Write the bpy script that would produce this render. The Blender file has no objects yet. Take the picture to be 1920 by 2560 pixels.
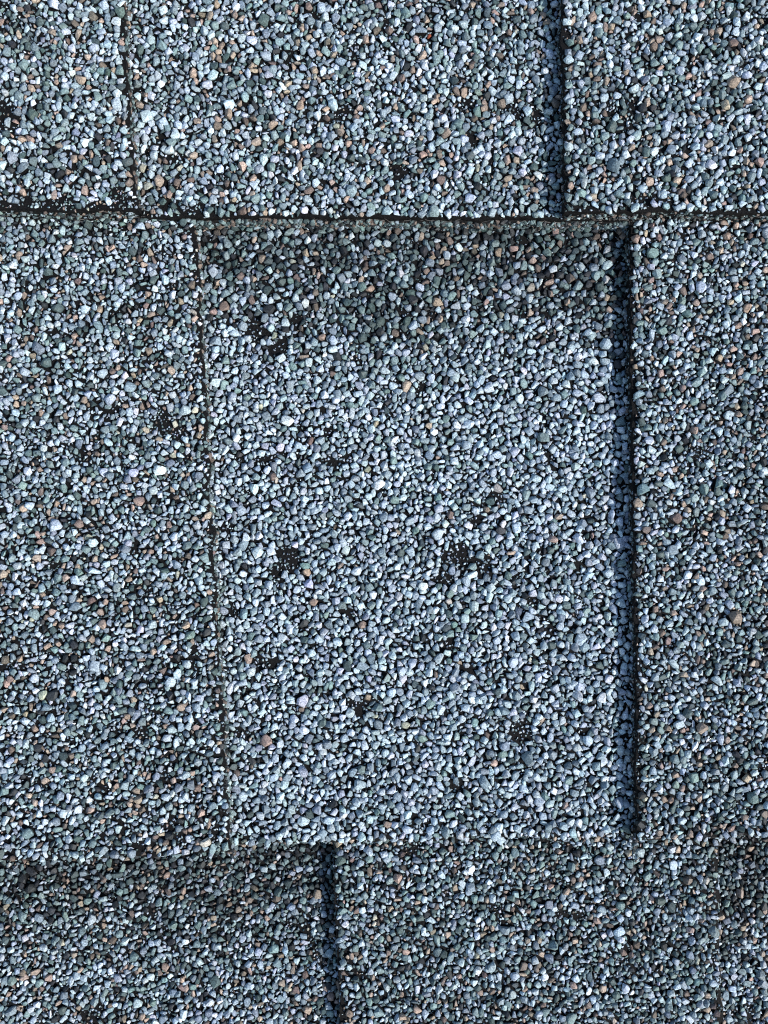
import bpy, bmesh, math, random
import numpy as np
from mathutils import Matrix, Vector

random.seed(11)
rng = np.random.default_rng(11)
scene = bpy.context.scene
col = scene.collection

# ----------------------------------------------------------------- scale
# Lengths on the roof are written in "units" of 0.09 mm (about one pixel of the
# photograph on the mid surface), x to the right along the courses, y down slope.
U = 0.09e-3                      # metres per unit
CX, CY = 960.0, 1280.0           # middle of the patch
PITCH = math.radians(18.0)       # the roof slopes down towards the viewer's feet
ROOF = Matrix.Rotation(PITCH, 4, 'X')

# ----------------------------------------------------------------- camera
LENS = 27.5
DIST = LENS / 36.0 * 2560.0      # camera height above the mid surface, in units
cam_d = bpy.data.cameras.new('camera')
cam_d.sensor_fit = 'VERTICAL'
cam_d.sensor_height = 36.0
cam_d.sensor_width = 27.0
cam_d.lens = LENS
cam_d.clip_start = 0.005
cam_d.clip_end = 50.0
cam = bpy.data.objects.new('camera', cam_d)
col.objects.link(cam)
cam.matrix_world = ROOF @ Matrix.Translation((0, 0, DIST * U))
scene.camera = cam

# ----------------------------------------------------------------- light
SUN_AZ = math.radians(-25.0)     # on the roof plane: from the right, a little from below
SUN_EL = math.radians(40.0)      # above the roof plane
sd = Vector((math.cos(SUN_EL) * math.cos(SUN_AZ), math.cos(SUN_EL) * math.sin(SUN_AZ), math.sin(SUN_EL)))
sd = (ROOF.to_3x3() @ sd).normalized()       # towards the sun, world
sun_d = bpy.data.lights.new('sun', 'SUN')
sun_d.energy = 3.7
sun_d.angle = math.radians(0.53)
sun_d.color = (1.0, 0.97, 0.93)
sun = bpy.data.objects.new('sun', sun_d)
col.objects.link(sun)
sun.rotation_euler = sd.to_track_quat('Z', 'Y').to_euler()
sun.location = sd * 3.0

world = bpy.data.worlds.new('World')
scene.world = world
world.use_nodes = True
nt = world.node_tree
bg = nt.nodes['Background']
sky = nt.nodes.new('ShaderNodeTexSky')
sky.sky_type = 'NISHITA'
sky.sun_disc = False
sky.sun_elevation = math.asin(sd.z)
sky.sun_rotation = math.atan2(sd.x, sd.y)
sky.air_density = 1.0
sky.dust_density = 0.4
sky.ozone_density = 1.0
nt.links.new(sky.outputs[0], bg.inputs[0])
bg.inputs[1].default_value = 0.14

scene.view_settings.view_transform = 'Standard'
scene.view_settings.look = 'None'
scene.view_settings.gamma = 1.0
scene.view_settings.use_curve_mapping = False
scene.view_settings.exposure = 0.7
scene.cycles.use_denoising = False       # keep the grain of the mineral
scene.cycles.filter_width = 1.1


# ----------------------------------------------------------------- materials
def granule_material(name, per_object):
    m = bpy.data.materials.new(name)
    m.use_nodes = True
    n = m.node_tree.nodes
    l = m.node_tree.links
    b = n['Principled BSDF']
    if per_object:
        src = n.new('ShaderNodeObjectInfo').outputs['Color']
    else:
        a = n.new('ShaderNodeAttribute')
        a.attribute_name = 'tint'
        src = a.outputs['Color']
    geo = n.new('ShaderNodeNewGeometry')
    # mottling of the mineral
    t1 = n.new('ShaderNodeTexNoise')
    t1.inputs['Scale'].default_value = 3000.0
    t1.inputs['Detail'].default_value = 3.0
    t1.inputs['Roughness'].default_value = 0.65
    l.new(geo.outputs['Position'], t1.inputs['Vector'])
    r1 = n.new('ShaderNodeMapRange')
    r1.inputs['From Min'].default_value = 0.33
    r1.inputs['From Max'].default_value = 0.67
    r1.inputs['To Min'].default_value = 0.5
    r1.inputs['To Max'].default_value = 1.35
    l.new(t1.outputs['Fac'], r1.inputs['Value'])
    # fine dark veins and pits
    v = n.new('ShaderNodeTexVoronoi')
    v.feature = 'DISTANCE_TO_EDGE'
    v.inputs['Scale'].default_value = 2100.0
    l.new(geo.outputs['Position'], v.inputs['Vector'])
    r2 = n.new('ShaderNodeMapRange')
    r2.inputs['From Min'].default_value = 0.0
    r2.inputs['From Max'].default_value = 0.10
    r2.inputs['To Min'].default_value = 0.55
    r2.inputs['To Max'].default_value = 1.0
    l.new(v.outputs['Distance'], r2.inputs['Value'])
    mu = n.new('ShaderNodeMath')
    mu.operation = 'MULTIPLY'
    l.new(r1.outputs[0], mu.inputs[0])
    l.new(r2.outputs[0], mu.inputs[1])
    mx = n.new('ShaderNodeVectorMath')
    mx.operation = 'SCALE'
    l.new(src, mx.inputs[0])
    l.new(mu.outputs[0], mx.inputs['Scale'])
    l.new(mx.outputs[0], b.inputs['Base Color'])
    b.inputs['Roughness'].default_value = 0.62
    b.inputs['Specular IOR Level'].default_value = 0.35
    bp = n.new('ShaderNodeBump')
    bp.inputs['Strength'].default_value = 0.55
    bp.inputs['Distance'].default_value = 0.00012
    l.new(t1.outputs['Fac'], bp.inputs['Height'])
    # edges of the grains are worn, so soften the facets
    mixn = n.new('ShaderNodeMix')
    mixn.data_type = 'VECTOR'
    mixn.inputs['Factor'].default_value = 0.05
    l.new(geo.outputs['True Normal'], mixn.inputs[4])
    l.new(geo.outputs['Normal'], mixn.inputs[5])
    nrm = n.new('ShaderNodeVectorMath')
    nrm.operation = 'NORMALIZE'
    l.new(mixn.outputs[1], nrm.inputs[0])
    l.new(nrm.outputs[0], bp.inputs['Normal'])
    l.new(bp.outputs[0], b.inputs['Normal'])
    return m


def asphalt_material():
    m = bpy.data.materials.new('asphalt')
    m.use_nodes = True
    n = m.node_tree.nodes
    l = m.node_tree.links
    b = n['Principled BSDF']
    geo = n.new('ShaderNodeNewGeometry')
    t = n.new('ShaderNodeTexNoise')
    t.inputs['Scale'].default_value = 1800.0
    t.inputs['Detail'].default_value = 6.0
    t.inputs['Roughness'].default_value = 0.75
    l.new(geo.outputs['Position'], t.inputs['Vector'])
    rp = n.new('ShaderNodeValToRGB')
    e = rp.color_ramp.elements
    e[0].position = 0.35
    e[0].color = (0.003, 0.003, 0.0035, 1)
    e[1].position = 0.80
    e[1].color = (0.012, 0.011, 0.0105, 1)
    l.new(t.outputs['Fac'], rp.inputs[0])
    l.new(rp.outputs[0], b.inputs['Base Color'])
    b.inputs['Roughness'].default_value = 0.6
    b.inputs['Specular IOR Level'].default_value = 0.10
    bp = n.new('ShaderNodeBump')
    bp.inputs['Strength'].default_value = 0.9
    bp.inputs['Distance'].default_value = 0.0004
    l.new(t.outputs['Fac'], bp.inputs['Height'])
    l.new(bp.outputs[0], b.inputs['Normal'])
    return m


def plain_material(name, color, rough):
    m = bpy.data.materials.new(name)
    m.use_nodes = True
    n = m.node_tree.nodes
    l = m.node_tree.links
    b = n['Principled BSDF']
    t = n.new('ShaderNodeTexNoise')
    t.inputs['Scale'].default_value = 900.0
    rp = n.new('ShaderNodeValToRGB')
    rp.color_ramp.elements[0].color = (*[c * 0.6 for c in color], 1)
    rp.color_ramp.elements[1].color = (*[min(1, c * 1.4) for c in color], 1)
    l.new(t.outputs['Fac'], rp.inputs[0])
    l.new(rp.outputs[0], b.inputs['Base Color'])
    b.inputs['Roughness'].default_value = rough
    return m


M_COAT = granule_material('granule_mineral_coat', False)
M_GRAIN = granule_material('granule_mineral', True)
M_ASPH = asphalt_material()
M_FELT = plain_material('underlayment_felt', (0.02, 0.02, 0.022), 0.9)
M_FIBRE = plain_material('glass_mat_fibre', (0.06, 0.053, 0.047), 0.6)


# ----------------------------------------------------------------- geometry of the courses (units)
X0, X1 = -650.0, 2570.0          # patch that is coated with granules
Y0, Y1 = -620.0, 3180.0
STEP = 5.0e-3 / U                # rise of one course over its exposure
TAB = 3.7e-3 / U                 # thickness of the raised layer
EXPO = 1567.0
HALF = STEP / 2


def smooth_noise(seed, scale):
    r = np.random.default_rng(seed)
    g = r.uniform(-1, 1, (64, 64))

    def f(x, y):
        u = (np.asarray(x, float) / scale) % 63
        v = (np.asarray(y, float) / scale) % 63
        i = np.floor(u).astype(int)
        j = np.floor(v).astype(int)
        a = u - i
        b = v - j
        a = a * a * (3 - 2 * a)
        b = b * b * (3 - 2 * b)
        i2 = (i + 1) % 64
        j2 = (j + 1) % 64
        return (g[i, j] * (1 - a) + g[i2, j] * a) * (1 - b) + (g[i, j2] * (1 - a) + g[i2, j2] * a) * b
    return f


N_WAVE = smooth_noise(1, 260.0)
N_EDGE = smooth_noise(2, 26.0)
N_EDGE2 = smooth_noise(3, 8.0)
N_BARE = smooth_noise(4, 62.0)
N_BARE2 = smooth_noise(5, 24.0)
N_TONE = smooth_noise(6, 120.0)
N_TONE2 = smooth_noise(7, 48.0)

# each course: the lower edge y(x), its raised tabs (left edge, right edge as x(y))
def flat(y, z):
    """a picture-plane length at height z back to the roof plane"""
    return (y) * (DIST - z) / DIST


def unproj(px, py, z):
    k = (DIST - z) / DIST
    return CX + (px - CX) * k, CY + (py - CY) * k


def lower_edge(k):
    if k == 0:
        y0 = unproj(900, 544, HALF)[1]
        return lambda x: y0 + 0.004 * (np.asarray(x, float) - 900)
    if k == 1:
        y0 = unproj(900, 2104, HALF)[1]
        return lambda x: y0 - 0.031 * (np.asarray(x, float) - 900)
    return lambda x: np.asarray(x, float) * 0 + 2104 + EXPO


LOW = [lower_edge(0), lower_edge(1), lower_edge(2)]


def plane_z(k, x, y):
    """height of the lower layer of course k"""
    d = (np.asarray(y, float) - LOW[k](x)) / EXPO      # 0 at the lower edge, -1 at the top
    return HALF + STEP * d + 3.0 * N_WAVE(np.asarray(x, float) + 900 * k + 2000, np.asarray(y, float) + 2000)


def line(k, p, q):
    """an edge of a raised tab through two picture points -> x(y) on the roof"""
    (xa, ya), (xb, yb) = p, q
    za = float(plane_z(k, xa, ya)) + TAB
    zb = float(plane_z(k, xb, yb)) + TAB
    xa, ya = unproj(xa, ya, za)
    xb, yb = unproj(xb, yb, zb)
    m = (xb - xa) / (yb - ya)
    return lambda y: xa + m * (np.asarray(y, float) - ya)


FAR_L = lambda y: np.asarray(y, float) * 0 + X0
FAR_R = lambda y: np.asarray(y, float) * 0 + X1
TABS = [
    [(FAR_L, line(0, (308, 20), (341, 510))), (line(0, (1406, 20), (1412, 510)), FAR_R)],
    [(FAR_L, line(1, (490, 609), (575, 2105))), (line(1, (1575, 600), (1593, 2060)), FAR_R)],
    [(line(2, (835, 2170), (850, 2520)), line(2, (1797, 2200), (1803, 2520)))],
]
YTOP = [Y0, None, None]


def jag(y, seed):
    return 4.5 * N_TONE2(np.asarray(y) * 0.8 + seed * 41, seed * 211.0) + 3.5 * N_EDGE(np.asarray(y) + seed * 97, seed * 311.0) + 2.0 * N_EDGE2(np.asarray(y) + seed * 57, seed * 113.0)


def jlow(k, x):
    return LOW[k](x) + 4.0 * N_TONE2(np.asarray(x) * 0.9 + 700, 310.0 * k + 33) + 4.0 * N_EDGE(np.asarray(x) + 700, 410.0 * k + 33) + 2.5 * N_EDGE2(np.asarray(x) + 900, 77.0 * k + 5)


# ----------------------------------------------------------------- object helpers
def w(x, y, z):
    """units (y down slope) -> metres in the roof's own frame"""
    return np.stack([(np.asarray(x) - CX) * U, (CY - np.asarray(y)) * U, np.asarray(z) * U], -1)


def mesh_object(name, verts, faces, mat, parent):
    me = bpy.data.meshes.new(name)
    me.from_pydata([tuple(v) for v in verts], [], faces)
    me.update()
    me.materials.append(mat)
    o = bpy.data.objects.new(name, me)
    col.objects.link(o)
    o.parent = parent
    return o


roof = bpy.data.objects.new('shingle_roof', None)
col.objects.link(roof)
roof.matrix_world = ROOF
roof.empty_display_size = 0.05
roof['label'] = 'roof slope of blue-grey mineral-coated asphalt shingles in overlapping courses'
roof['category'] = 'roof'
roof['kind'] = 'thing'

# felt underlayment on the deck, seen only past the ends of the shingles
fv = [(-3, -3, -0.012), (3, -3, -0.012), (3, 3, -0.012), (-3, 3, -0.012),
      (-3, -3, -0.03), (3, -3, -0.03), (3, 3, -0.03), (-3, 3, -0.03)]
ff = [(0, 1, 2, 3), (7, 6, 5, 4), (0, 4, 5, 1), (1, 5, 6, 2), (2, 6, 7, 3), (3, 7, 4, 0)]
deck = mesh_object('roof_deck', fv, ff, M_FELT, roof)

SH_LABEL = [
    'shingle of the uppermost course, its lower edge dark and frayed across the whole width',
    'shingle of the middle course with a broad pale blue-grey gap between two raised tabs',
    'shingle of the lowest course with one wide greenish raised tab between two darker gaps',
]
LEDGE = 0.5e-3 / U               # the lower layer reaches this much past the upper one
LEDGE_DROP = 1.5e-3 / U


def build_lower_layer(k):
    """lower asphalt layer of course k: top sheet, stepped lower edge, underside"""
    nx, ny = 370, 40
    xs = np.linspace(X0, X1, nx)
    top = Y0 if k == 0 else None
    rows = []
    for j in range(ny + 1):
        t = j / ny
        yb = jlow(k, xs) if k < 2 else xs * 0 + Y1
        yt = xs * 0 + Y0 if k == 0 else LOW[k - 1](xs) - 140
        y = yt + (yb - yt) * t
        rows.append((xs, y, plane_z(k, xs, y)))
    if k < 2:
        yb = rows[-1][1]
        zb = rows[-1][2]
        e1 = N_EDGE2(xs * 1.7 + 300, 900.0 + k * 50)
        rows.append((xs, yb + 2 + 1.5 * e1, zb - 6))
        rows.append((xs, yb + 1, zb - LEDGE_DROP))
        rows.append((xs, yb + LEDGE + 1.5 * e1, zb - LEDGE_DROP - 2))
        rows.append((xs, yb + LEDGE + 1, zb - STEP + 3))
        rows.append((xs, yb + LEDGE - 7, zb - STEP - 6))
    V = np.concatenate([w(*r) for r in rows])
    F = []
    for j in range(len(rows) - 1):
        for i in range(nx - 1):
            a = j * nx + i
            F.append((a, a + nx, a + nx + 1, a + 1))
    return V, F


def build_tab(k, n, L, R):
    """raised upper layer: top sheet with rounded, ragged edges down to the lower layer"""
    yt = Y0 if k == 0 else float(LOW[k - 1](1000.0)) - 140
    ny, nu = 330, 26
    us = np.linspace(0, 1, nu)
    rings = []
    ys0 = np.linspace(0, 1, ny)
    sx = []
    V = []
    for j in range(ny):
        t = ys0[j]
        row = []
        for c in range(nu + 4):
            u = 0.0 if c < 2 else (1.0 if c > nu + 1 else us[c - 2])
            # lower edge depends on x, solve one step
            yb0 = 2104 if k == 1 else (560 if k == 0 else Y1)
            ya = yt + (yb0 - yt) * t
            x = float(L(ya)) + (float(R(ya)) - float(L(ya))) * u
            yb = float(jlow(k, x)) if k < 2 else Y1
            y = yt + (yb - yt) * t
            l_ = float(L(y)) + (jag(y, 3 * k + n) if L is not FAR_L else 0)
            r_ = float(R(y)) + (jag(y, 3 * k + n + 20) if R is not FAR_R else 0)
            x = l_ + (r_ - l_) * u
            z = float(plane_z(k, x, y)) + TAB
            if c == 0:
                x += 1.5
                z -= TAB + 3
            elif c == 1:
                x -= 1.0
                z -= 7 + 3 * N_EDGE(y, 55.0)
            elif c == nu + 3:
                x -= 1.5
                z -= TAB + 3
            elif c == nu + 2:
                x += 1.0
                z -= 7 + 3 * N_EDGE(y, 155.0)
            row.append((x, y, float(z)))
        V.append(row)
    if k < 2:
        last = V[-1]
        V.append([(x, y + 1.5 + 1.5 * float(N_EDGE2(x, 31.0)), z - 8) for x, y, z in last])
        V.append([(x, y - 1.0, z - TAB - 4) for x, y, z in last])
    nc = nu + 4
    A = np.array(V).reshape(-1, 3)
    F = []
    for j in range(len(V) - 1):
        for i in range(nc - 1):
            a = j * nc + i
            F.append((a, a + nc, a + nc + 1, a + 1))
    return w(A[:, 0], A[:, 1], A[:, 2]), F


# ----------------------------------------------------------------- granule shapes
def hull(npts, seed):
    r = np.random.default_rng(seed)
    bm = bmesh.new()
    pts = []
    tries = 0
    while len(pts) < npts and tries < 4000:
        tries += 1
        p = r.normal(size=3)
        p /= np.linalg.norm(p)
        if all(np.dot(p, q) < math.cos(1.55 / math.sqrt(npts)) for q in pts):
            pts.append(p)
    for p in pts:
        q = p * r.uniform(0.74, 1.10)
        # squarish, crushed look
        q = np.sign(q) * np.abs(q) ** 0.86
        bm.verts.new(q)
    res = bmesh.ops.convex_hull(bm, input=bm.verts)
    junk = [v for v in bm.verts if not v.link_faces]
    bmesh.ops.delete(bm, geom=junk, context='VERTS')
    bmesh.ops.triangulate(bm, faces=bm.faces)
    bmesh.ops.recalc_face_normals(bm, faces=bm.faces)
    bm.verts.index_update()
    V = np.array([v.co[:] for v in bm.verts])
    F = np.array([[v.index for v in f.verts] for f in bm.faces])
    bm.free()
    V -= (V.max(0) + V.min(0)) / 2
    V /= np.abs(V).max(0)
    return V, F


SHAPES = {'big': [hull(15, 100 + i) for i in range(28)],
          'mid': [hull(10, 200 + i) for i in range(36)],
          'small': [hull(8, 300 + i) for i in range(20)],
          'dust': [hull(6, 400 + i) for i in range(10)]}


# ----------------------------------------------------------------- granule colours (base colours, linear)
PAL = np.array([
    (0.425, 0.508, 0.558), # 0 pale blue grey
    (0.225, 0.285, 0.325), # 1 blue grey
    (0.185, 0.26, 0.26),   # 2 green grey
    (0.07, 0.105, 0.105),  # 3 dark green grey
    (0.36, 0.28, 0.22),    # 4 tan
    (0.17, 0.132, 0.108),  # 5 brown
    (0.030, 0.034, 0.038), # 6 charcoal
    (0.60, 0.65, 0.68),    # 7 off-white
    (0.42, 0.41, 0.33),    # 8 cream
    (0.30, 0.07, 0.03),    # 9 rust red
])
MIX_TAB = np.array([.36, .22, .17, .085, .075, .035, .025, .035, .004, 0.0])
MIX_GAP = np.array([.60, .25, .075, .025, .006, .003, .008, .030, .003, 0.0])
MIX_TOP = np.array([.39, .23, .165, .06, .085, .030, .015, .035, .004, 0.0])
MIX_BAND = np.array([.14, .15, .19, .22, .065, .055, .15, .02, .003, 0.0])
MIX_LOW = np.array([.25, .20, .24, .13, .07, .045, .035, .025, .003, 0.0])


def pick_colors(k, is_tab, x, y, g):
    n = len(x)
    mixes = np.zeros((n, 10))
    if k == 0:
        mixes[:] = MIX_TAB if is_tab else MIX_TOP
    elif k == 1:
        if is_tab:
            mixes[:] = MIX_TAB
        else:
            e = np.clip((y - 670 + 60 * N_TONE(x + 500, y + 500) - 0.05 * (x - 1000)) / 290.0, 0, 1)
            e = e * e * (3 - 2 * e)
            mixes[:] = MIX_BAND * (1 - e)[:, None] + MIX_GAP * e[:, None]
    else:
        if is_tab:
            mixes[:] = MIX_LOW
        else:
            e = np.clip((y - 2230 + 60 * N_TONE(x + 500, y + 500)) / 220.0, 0, 1)
            mixes[:] = MIX_BAND * (1 - e)[:, None] + MIX_TAB * e[:, None]
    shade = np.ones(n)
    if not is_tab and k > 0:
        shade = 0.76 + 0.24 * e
    if k == 1:                           # grime washed down from the edge above
        top = np.clip((y - LOW[0](x)) / 60.0, 0, 1)
        q = 0.6 * (1 - top)
        mixes = mixes * (1 - q)[:, None] + MIX_BAND * q[:, None]
    # slow drifts of tone
    d = 0.25 * N_TONE(x + 4000, y + 900) + 0.25 * N_TONE2(x + 4000, y + 900)
    mixes[:, [0, 7]] *= (1 + d)[:, None]
    mixes[:, [2, 3]] *= (1 - d)[:, None]
    mixes /= mixes.sum(1, keepdims=True)
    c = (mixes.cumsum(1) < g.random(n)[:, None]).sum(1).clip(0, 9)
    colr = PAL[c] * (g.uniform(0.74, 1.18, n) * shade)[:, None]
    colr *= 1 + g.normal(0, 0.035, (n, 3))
    return colr.clip(0.01, 0.85)


# bare spots where the coat has worn off: x, y, radius
BARE = [(650, 820, 40), (700, 870, 42), (735, 800, 24), (722, 1400, 44), (690, 1440, 26), (1140, 1390, 46), (1200, 1420, 40),
        (1190, 1300, 26), (410, 1052, 40), (450, 1075, 30), (1446, 1416, 26), (1120, 1600, 26), (1300, 1830, 34), (1455, 1826, 22),
        (1110, 1450, 26), (820, 1080, 24), (760, 1065, 22), (1240, 1245, 28), (1330, 1505, 20), (300, 515, 46), (345, 525, 34),
        (60, 518, 40), (10, 515, 34), (115, 522, 28), (170, 520, 32), (235, 520, 30), (20, 280, 30), (520, 1110, 16), (1590, 1740, 26), (1600, 1850, 18), (500, 690, 22),
        (1790, 2240, 26), (1340, 300, 20), (1180, 350, 22), (1000, 430, 22), (430, 2060, 30), (450, 2090, 26), (390, 2280, 16),
        (345, 2235, 14), (590, 1830, 20), (1835, 2130, 20), (1745, 2430, 12), (590, 1530, 20), (320, 120, 14), (880, 1640, 14)]


def bareness(x, y, z):
    """1 where the asphalt shows bare; spots are given as seen, so lift them to this height"""
    k_ = (DIST - z) / DIST
    b = np.zeros(len(x))
    for bx, by, br in BARE:
        br = br * 0.95
        q = ((x - CX - (bx - CX) * k_ + 9 * N_BARE2(x, y)) ** 2 + (y - CY - (by - CY) * k_ + 9 * N_BARE2(y, x)) ** 2) / (br * br)
        b = np.maximum(b, 1.15 - q * 0.95)
    return b


CELL = 2.0


def ellipse_masks():
    out = {}
    for a in range(1, 14):            # half length in cells
        for ratio in (0.5, 0.65, 0.8, 0.95):
            for o in range(12):
                th = o * math.pi / 12
                rr = a + 1
                yy, xx = np.mgrid[-rr:rr + 1, -rr:rr + 1]
                u = xx * math.cos(th) + yy * math.sin(th)
                v = -xx * math.sin(th) + yy * math.cos(th)
                m = (u / (a + 0.2)) ** 2 + (v / (a * ratio + 0.2)) ** 2 <= 1
                out[(a, ratio, o)] = (m, rr, int(m.sum()))
    return out


MASKS = ellipse_masks()
GW = int((X1 - X0) / CELL) + 60
GH = int((Y1 - Y0) / CELL) + 60


def scatter(k, xlo, xhi, ylo, yhi, tab_no, inside, passes, seed):
    """drop granules of falling size on one layer until it is covered"""
    rnd = random.Random(seed)
    occ = np.zeros((GH, GW), bool)
    out = []
    area = (xhi - xlo) * (yhi - ylo)
    for (rmin, rmax, per, tol, frame_only) in passes:
        n = int(area / per)
        px = rng.uniform(xlo, xhi, n)
        py = rng.uniform(ylo, yhi, n)
        ok = inside(px, py)
        if frame_only:
            ok &= (px > -120) & (px < 2040) & (py > -120) & (py < 2680)
        px = px[ok]
        py = py[ok]
        if not len(px):
            continue
        pz = plane_z(k, px, py) + (TAB if tab_no >= 0 else 0)
        nb = N_BARE(px + 3000 + 777 * k, py + 3000) * 0.6 + N_BARE2(px + 3000, py + 3000 + 99 * k) * 0.6
        rr = rng.uniform(0, 1, len(px)) ** 1.5 * (rmax - rmin) + rmin
        ratios = rng.choice([0.5, 0.65, 0.8, 0.8, 0.95], len(px))
        ors = rng.integers(0, 12, len(px))
        br = bareness(px, py, pz)
        br = np.maximum(br, np.where(nb > 0.66, 0.85, 0.0))
        if tab_no >= 0:                       # worn corners along the cut edges
            L, R = TABS[k][tab_no]
            d = np.full(len(px), 999.0)
            if L is not FAR_L:
                d = np.minimum(d, px - L(py))
            if R is not FAR_R:
                d = np.minimum(d, R(py) - px)
            if k == 0:
                d = np.minimum(d, (LOW[k](px) - py) * (0.42 if tab_no == 0 else 0.85))
            br = np.maximum(br, np.clip(1.0 - d / (15 + 13 * N_EDGE(px + 40, py + 40)), 0, 0.95))
        elif k == 0:
            br = np.maximum(br, np.clip(1.0 - (LOW[0](px) - py) / (9 + 9 * N_EDGE(px + 40, py + 40)), 0, 0.9))
        thr = 0.48 + 0.34 * N_EDGE(px + 2100, py + 2500) + 0.22 * N_EDGE2(px + 2100, py + 2700)
        drop = br * np.where(rr > 5, 1.0, 0.8) > np.maximum(thr, 0.05)
        for i in range(len(px)):
            x = px[i]
            y = py[i]
            r = rr[i]
            if r > 3.6 and drop[i]:
                continue
            a = max(1, int(round(r / CELL)))
            m, hr, cnt = MASKS[(min(a, 13), ratios[i], int(ors[i]))]
            ci = int((x - X0) / CELL) + 30
            cj = int((y - Y0) / CELL) + 30
            s = occ[cj - hr:cj + hr + 1, ci - hr:ci + hr + 1]
            if s.shape != m.shape:
                continue
            if np.count_nonzero(s & m) > tol * cnt:
                continue
            s |= m
            out.append((x, y, pz[i], r, ratios[i], ors[i] * math.pi / 12))
    return np.array(out)


def place(k, is_tab, G, g):
    """G rows x, y, z, r, ratio, angle -> per-granule frames and colours"""
    n = len(G)
    r = G[:, 3] * g.uniform(1.02, 1.22, n)
    a = r
    b = r * G[:, 4] * g.uniform(0.92, 1.08, n)
    c = np.minimum(a, b) * g.uniform(0.52, 0.9, n)
    yaw = -G[:, 5] + g.normal(0, 0.12, n)
    tx = g.normal(0, 0.24, n)
    ty = g.normal(0, 0.24, n)
    cz, sz = np.cos(yaw), np.sin(yaw)
    Rz = np.zeros((n, 3, 3))
    Rz[:, 0, 0] = cz
    Rz[:, 0, 1] = -sz
    Rz[:, 1, 0] = sz
    Rz[:, 1, 1] = cz
    Rz[:, 2, 2] = 1
    Rx = np.zeros((n, 3, 3))
    Rx[:, 0, 0] = 1
    Rx[:, 1, 1] = np.cos(tx)
    Rx[:, 1, 2] = -np.sin(tx)
    Rx[:, 2, 1] = np.sin(tx)
    Rx[:, 2, 2] = np.cos(tx)
    Ry = np.zeros((n, 3, 3))
    Ry[:, 1, 1] = 1
    Ry[:, 0, 0] = np.cos(ty)
    Ry[:, 0, 2] = np.sin(ty)
    Ry[:, 2, 0] = -np.sin(ty)
    Ry[:, 2, 2] = np.cos(ty)
    M = Ry @ Rx @ Rz
    M = M * np.stack([a, b, c], -1)[:, None, :]
    M = M * U
    zc = G[:, 2] + c * g.uniform(0.25, 0.75, n) + g.uniform(0, 2.5, n)
    P = w(G[:, 0], G[:, 1], zc)
    C = pick_colors(k, is_tab, G[:, 0], G[:, 1], g)
    return M, P, C, r


def class_of(r):
    return np.where(r > 11.5, 0, np.where(r > 7.2, 1, np.where(r > 4.0, 2, 3)))


CLS = ['big', 'mid', 'small', 'dust']


def coat_mesh(name, M, P, C, r, parent, g):
    VV, FF, CC = [], [], []
    off = 0
    cls = class_of(r)
    for ci, cname in enumerate(CLS):
        idx = np.nonzero(cls == ci)[0]
        if not len(idx):
            continue
        which = g.integers(0, len(SHAPES[cname]), len(idx))
        for s, (V, F) in enumerate(SHAPES[cname]):
            ii = idx[which == s]
            if not len(ii):
                continue
            X = np.einsum('nij,vj->nvi', M[ii], V) + P[ii][:, None, :]
            nv = len(V)
            VV.append(X.reshape(-1, 3))
            FF.append((F[None] + off + (np.arange(len(ii)) * nv)[:, None, None]).reshape(-1, 3))
            CC.append(np.repeat(C[ii], nv, axis=0))
            off += len(ii) * nv
    VV = np.concatenate(VV).astype(np.float32)
    FF = np.concatenate(FF).astype(np.int32)
    CC = np.concatenate(CC).astype(np.float32)
    me = bpy.data.meshes.new(name)
    me.vertices.add(len(VV))
    me.vertices.foreach_set('co', VV.ravel())
    me.loops.add(FF.size)
    me.loops.foreach_set('vertex_index', FF.ravel())
    me.polygons.add(len(FF))
    me.polygons.foreach_set('loop_start', np.arange(0, FF.size, 3, dtype=np.int32))
    at = me.attributes.new('tint', 'FLOAT_COLOR', 'POINT')
    at.data.foreach_set('color', np.concatenate([CC, np.ones((len(CC), 1), np.float32)], 1).ravel())
    me.update(calc_edges=True)
    me.polygons.foreach_set('use_smooth', np.ones(len(FF), bool))
    me.materials.append(M_COAT)
    o = bpy.data.objects.new(name, me)
    col.objects.link(o)
    o.parent = parent
    o['kind'] = 'stuff'
    return o, len(FF)


GRAIN_MESH = []
for s, (V, F) in enumerate(SHAPES['big']):
    me = bpy.data.meshes.new('granule')
    me.from_pydata([tuple(v) for v in V], [], [tuple(int(i) for i in f) for f in F])
    me.polygons.foreach_set('use_smooth', [True] * len(me.polygons))
    me.update()
    me.materials.append(M_GRAIN)
    GRAIN_MESH.append(me)

P_TOP = [(10.5, 14, 8000, 0.02, False), (7.8, 11.2, 80, 0.08, False), (5.4, 8.2, 38, 0.14, False), (3.4, 5.4, 32, 0.18, False), (1.7, 2.9, 110, 0.25, True)]
P_TAB = [(10.0, 14, 9000, 0.02, False), (7.2, 10.4, 76, 0.08, False), (5.0, 7.6, 36, 0.14, False), (3.3, 5.0, 30, 0.18, False), (1.7, 2.9, 110, 0.25, True)]
P_LOW = [(9.5, 13, 9000, 0.02, False), (6.8, 9.8, 74, 0.08, False), (4.8, 7.2, 34, 0.14, False), (3.2, 4.9, 30, 0.18, False), (1.7, 2.9, 110, 0.25, True)]
P_GAP = [(10.5, 14.5, 8000, 0.02, False), (8.0, 11.2, 42, 0.08, False), (5.4, 8.4, 40, 0.14, False), (3.4, 5.4, 36, 0.18, False), (1.7, 3.0, 140, 0.25, True)]

total_tris = 0


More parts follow.
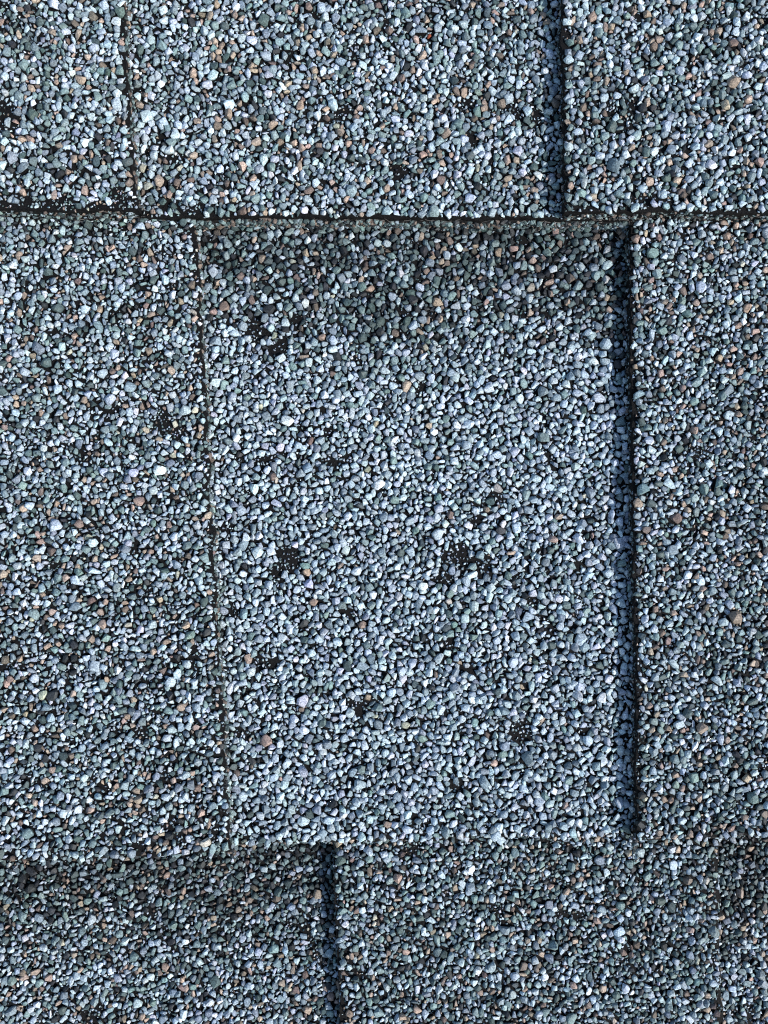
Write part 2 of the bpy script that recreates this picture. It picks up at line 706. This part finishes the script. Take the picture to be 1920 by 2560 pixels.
def frayed_mat(k, g, parent):
    """torn glass-mat fibres along the cut lower edge"""
    n = 420
    x = g.uniform(X0 + 40, X1 - 40, n)
    yb = jlow(k, x)
    on_tab = np.zeros(n, bool)
    for L, R in TABS[k]:
        on_tab |= (x > L(yb)) & (x < R(yb))
    z = plane_z(k, x, yb) + np.where(on_tab, g.uniform(-25, TAB - 6, n), g.uniform(-30, -6, n))
    V, F = [], []
    for i in range(n):
        a = g.normal(0, 0.35) + (math.pi if g.random() < 0.5 else 0)
        ln = g.uniform(6, 26)
        rad = g.uniform(0.5, 1.0)
        p = np.array([x[i], yb[i] + g.uniform(0.5, 4), z[i]])
        d = np.array([math.cos(a), math.sin(a) * 0.5, g.normal(0, 0.25)])
        base = len(V)
        for q in range(4):
            rr = rad * (1 - 0.2 * q)
            for c in range(3):
                th = c * 2.094
                V.append(p + np.array([0, math.cos(th), math.sin(th)]) * rr)
            p = p + d * ln / 3
            d = d + g.normal(0, 0.28, 3)
        for q in range(3):
            for c in range(3):
                a0 = base + q * 3 + c
                a1 = base + q * 3 + (c + 1) % 3
                F.append((a0, a1, a1 + 3, a0 + 3))
    V = np.array(V)
    o = mesh_object('frayed_mat', w(V[:, 0], V[:, 1], V[:, 2]), F, M_FIBRE, parent)
    o['kind'] = 'stuff'


for k in range(3):
    g = np.random.default_rng(500 + k)
    V, F = build_lower_layer(k)
    sh = bpy.data.objects.new('shingle', None)
    col.objects.link(sh)
    sh.parent = roof
    sh.empty_display_size = 0.02
    sh['label'] = SH_LABEL[k]
    mesh_object('lower_layer', V, F, M_ASPH, sh)
    if k < 2:
        frayed_mat(k, g, sh)
    ytop = Y0 + 20 if k == 0 else float(LOW[k - 1](1000.0)) - 45
    ybot = {0: 570, 1: 2170, 2: Y1 - 20}[k]
    layers = []
    # raised tabs
    for n, (L, R) in enumerate(TABS[k]):
        V, F = build_tab(k, n, L, R)
        mesh_object('tab', V, F, M_ASPH, sh)

        def inside(x, y, L=L, R=R, n=n):
            e = rng.uniform(1, 7, len(x))
            ok = (x > L(y) + (jag(y, 3 * k + n) if L is not FAR_L else 0) + e) & (x < R(y) + (jag(y, 3 * k + n + 20) if R is not FAR_R else 0) - e)
            if k < 2:
                ok &= y < jlow(k, x) - e
            if k > 0:
                ok &= y > LOW[k - 1](x) - 40
            return ok
        xa = float(min(L(ytop), L(ybot))) - 10
        xb = float(max(R(ytop), R(ybot))) + 10
        G = scatter(k, max(xa, X0 + 10), min(xb, X1 - 10), ytop, ybot, n, inside, (P_TOP, P_TAB, P_LOW)[k], 900 + k * 10 + n)
        n_top = len(G)
        if k < 2:
            m = int((xb - xa) * 0.55)
            ex = rng.uniform(max(xa, X0 + 10) + 20, min(xb, X1 - 10) - 20, m)
            ey = jlow(k, ex)
            ez = plane_z(k, ex, ey) + rng.uniform(0, TAB - 8, m)
            G = np.concatenate([G, np.stack([ex, ey + rng.uniform(-3, 1, m), ez - 3, rng.uniform(2.0, 6.5, m), rng.choice([0.5, 0.8, 0.95], m), rng.uniform(0, 3.1, m)], 1)])
        for side, e in ((L, -1), (R, 1)):
            if side in (FAR_L, FAR_R):
                continue
            m = int((ybot - ytop) * (0.5 if e < 0 else 0.6))
            ey = rng.uniform(ytop, ybot - 30, m)
            ex = side(ey) + jag(ey, 3 * k + n + (20 if e > 0 else 0))
            ez = plane_z(k, ex, ey) + rng.uniform(0, TAB - 4, m)
            G = np.concatenate([G, np.stack([ex - e * rng.uniform(-1, 4, m), ey, ez - 3, rng.uniform(1.8, 5.5 if e < 0 else 7.5, m), rng.choice([0.5, 0.8, 0.95], m), rng.uniform(0, 3.1, m)], 1)])
        layers.append((True, G, len(G) - n_top))

    # lower layer between the tabs

    def inside_gap(x, y):
        ok = np.ones(len(x), bool)
        for n, (L, R) in enumerate(TABS[k]):
            lo = L(y) + 14 if L is not FAR_L else L(y) - 99
            hi = R(y) - 8 if R is not FAR_R else R(y) + 99
            ok &= ~((x > lo) & (x < hi))
        if k < 2:
            ok &= y < jlow(k, x) - rng.uniform(1, 6, len(x))
        if k > 0:
            ok &= y > LOW[k - 1](x) - 40
        return ok
    G = scatter(k, X0 + 10, X1 - 10, ytop, ybot, -1, inside_gap, (P_TOP, P_GAP, P_LOW)[k], 990 + k)
    # granules caught on the stepped lower edge
    if k < 2:
        n = 3900
        x = rng.uniform(X0 + 20, X1 - 20, n)
        t = rng.uniform(0, 1, n)
        yb = jlow(k, x)
        zb = plane_z(k, x, yb)
        on_top = t < 0.12
        y = np.where(on_top, yb + rng.uniform(3, LEDGE, n), yb + LEDGE + rng.uniform(-1, 2, n))
        z = np.where(on_top, zb - LEDGE_DROP - 2, zb - LEDGE_DROP - (t - 0.12) / 0.88 * (STEP - LEDGE_DROP))
        E = np.stack([x, y - 1, z - 4, rng.uniform(2.4, 8.0, n), rng.choice([0.6, 0.8, 0.95], n), rng.uniform(0, math.pi, n)], 1)
        G = np.concatenate([G, E])
    n_edge = 3900 if k < 2 else 0
    layers.append((False, G, n_edge))

    placed = [(t, G, *place(k, t, G, g)) for t, G, ne in layers]
    if k == 0:                       # the one rust-red chip
        G, r, C = placed[-1][1], placed[-1][5], placed[-1][4]
        ux, uy = unproj(1078, 88, float(plane_z(0, 1078, 88)))
        i = np.argmin(np.hypot(G[:, 0] - ux, G[:, 1] - uy) + np.where(r > 6, 0, 999))
        C[i] = PAL[9]
    for (t, G, M, P, C, r), (_, _, ne) in zip(placed, layers):
        if ne:                       # the cut edges collect dirt and dark backing grit
            keep_c = g.random(ne)[:, None] < (0.12 if t else 0.0)
            C[-ne:] = np.where(keep_c, C[-ne:], PAL[g.choice([1, 2, 3, 5, 6], ne, p=[.16, .20, .26, .2, .18])] * g.uniform(.5, 1.1, ne)[:, None])
    # the 300 largest in view become granules of their own
    cand = []
    for li, (t, G, M, P, C, r) in enumerate(placed):
        sx = CX + (G[:, 0] - CX) * DIST / (DIST - G[:, 2])
        sy = CY + (G[:, 1] - CY) * DIST / (DIST - G[:, 2])
        vis = (sx > 15) & (sx < 1905) & (sy > 15) & (sy < 2545)
        if k > 0:
            vis &= G[:, 1] > LOW[k - 1](G[:, 0]) + 40
        if not t:
            vis &= np.abs(G[:, 1] - LOW[k](G[:, 0])) > 8
        size = r * np.sqrt(G[:, 4])
        for i in np.nonzero(vis & (r > 9))[0]:
            cand.append((size[i], li, i))
    cand.sort(key=lambda c: -c[0])
    single = [set() for _ in placed]
    for _, li, i in cand[:300]:
        single[li].add(int(i))
    for li, (t, G, M, P, C, r) in enumerate(placed):
        for i in sorted(single[li]):
            o = bpy.data.objects.new('granule', GRAIN_MESH[int(g.integers(0, len(GRAIN_MESH)))])
            col.objects.link(o)
            o.parent = sh
            m4 = Matrix([[*M[i][0], P[i][0]], [*M[i][1], P[i][1]], [*M[i][2], P[i][2]], [0, 0, 0, 1]])
            o.matrix_local = m4
            o.color = (*[float(c) for c in C[i]], 1.0)
        keep = np.ones(len(G), bool)
        if single[li]:
            keep[list(single[li])] = False
        o, nt_ = coat_mesh('granule_coat', M[keep], P[keep], C[keep], r[keep], sh, g)
        total_tris += nt_
        print('course', k, 'tab' if t else 'gap', 'granules', len(G), 'tris', nt_)
print('tris', total_tris)
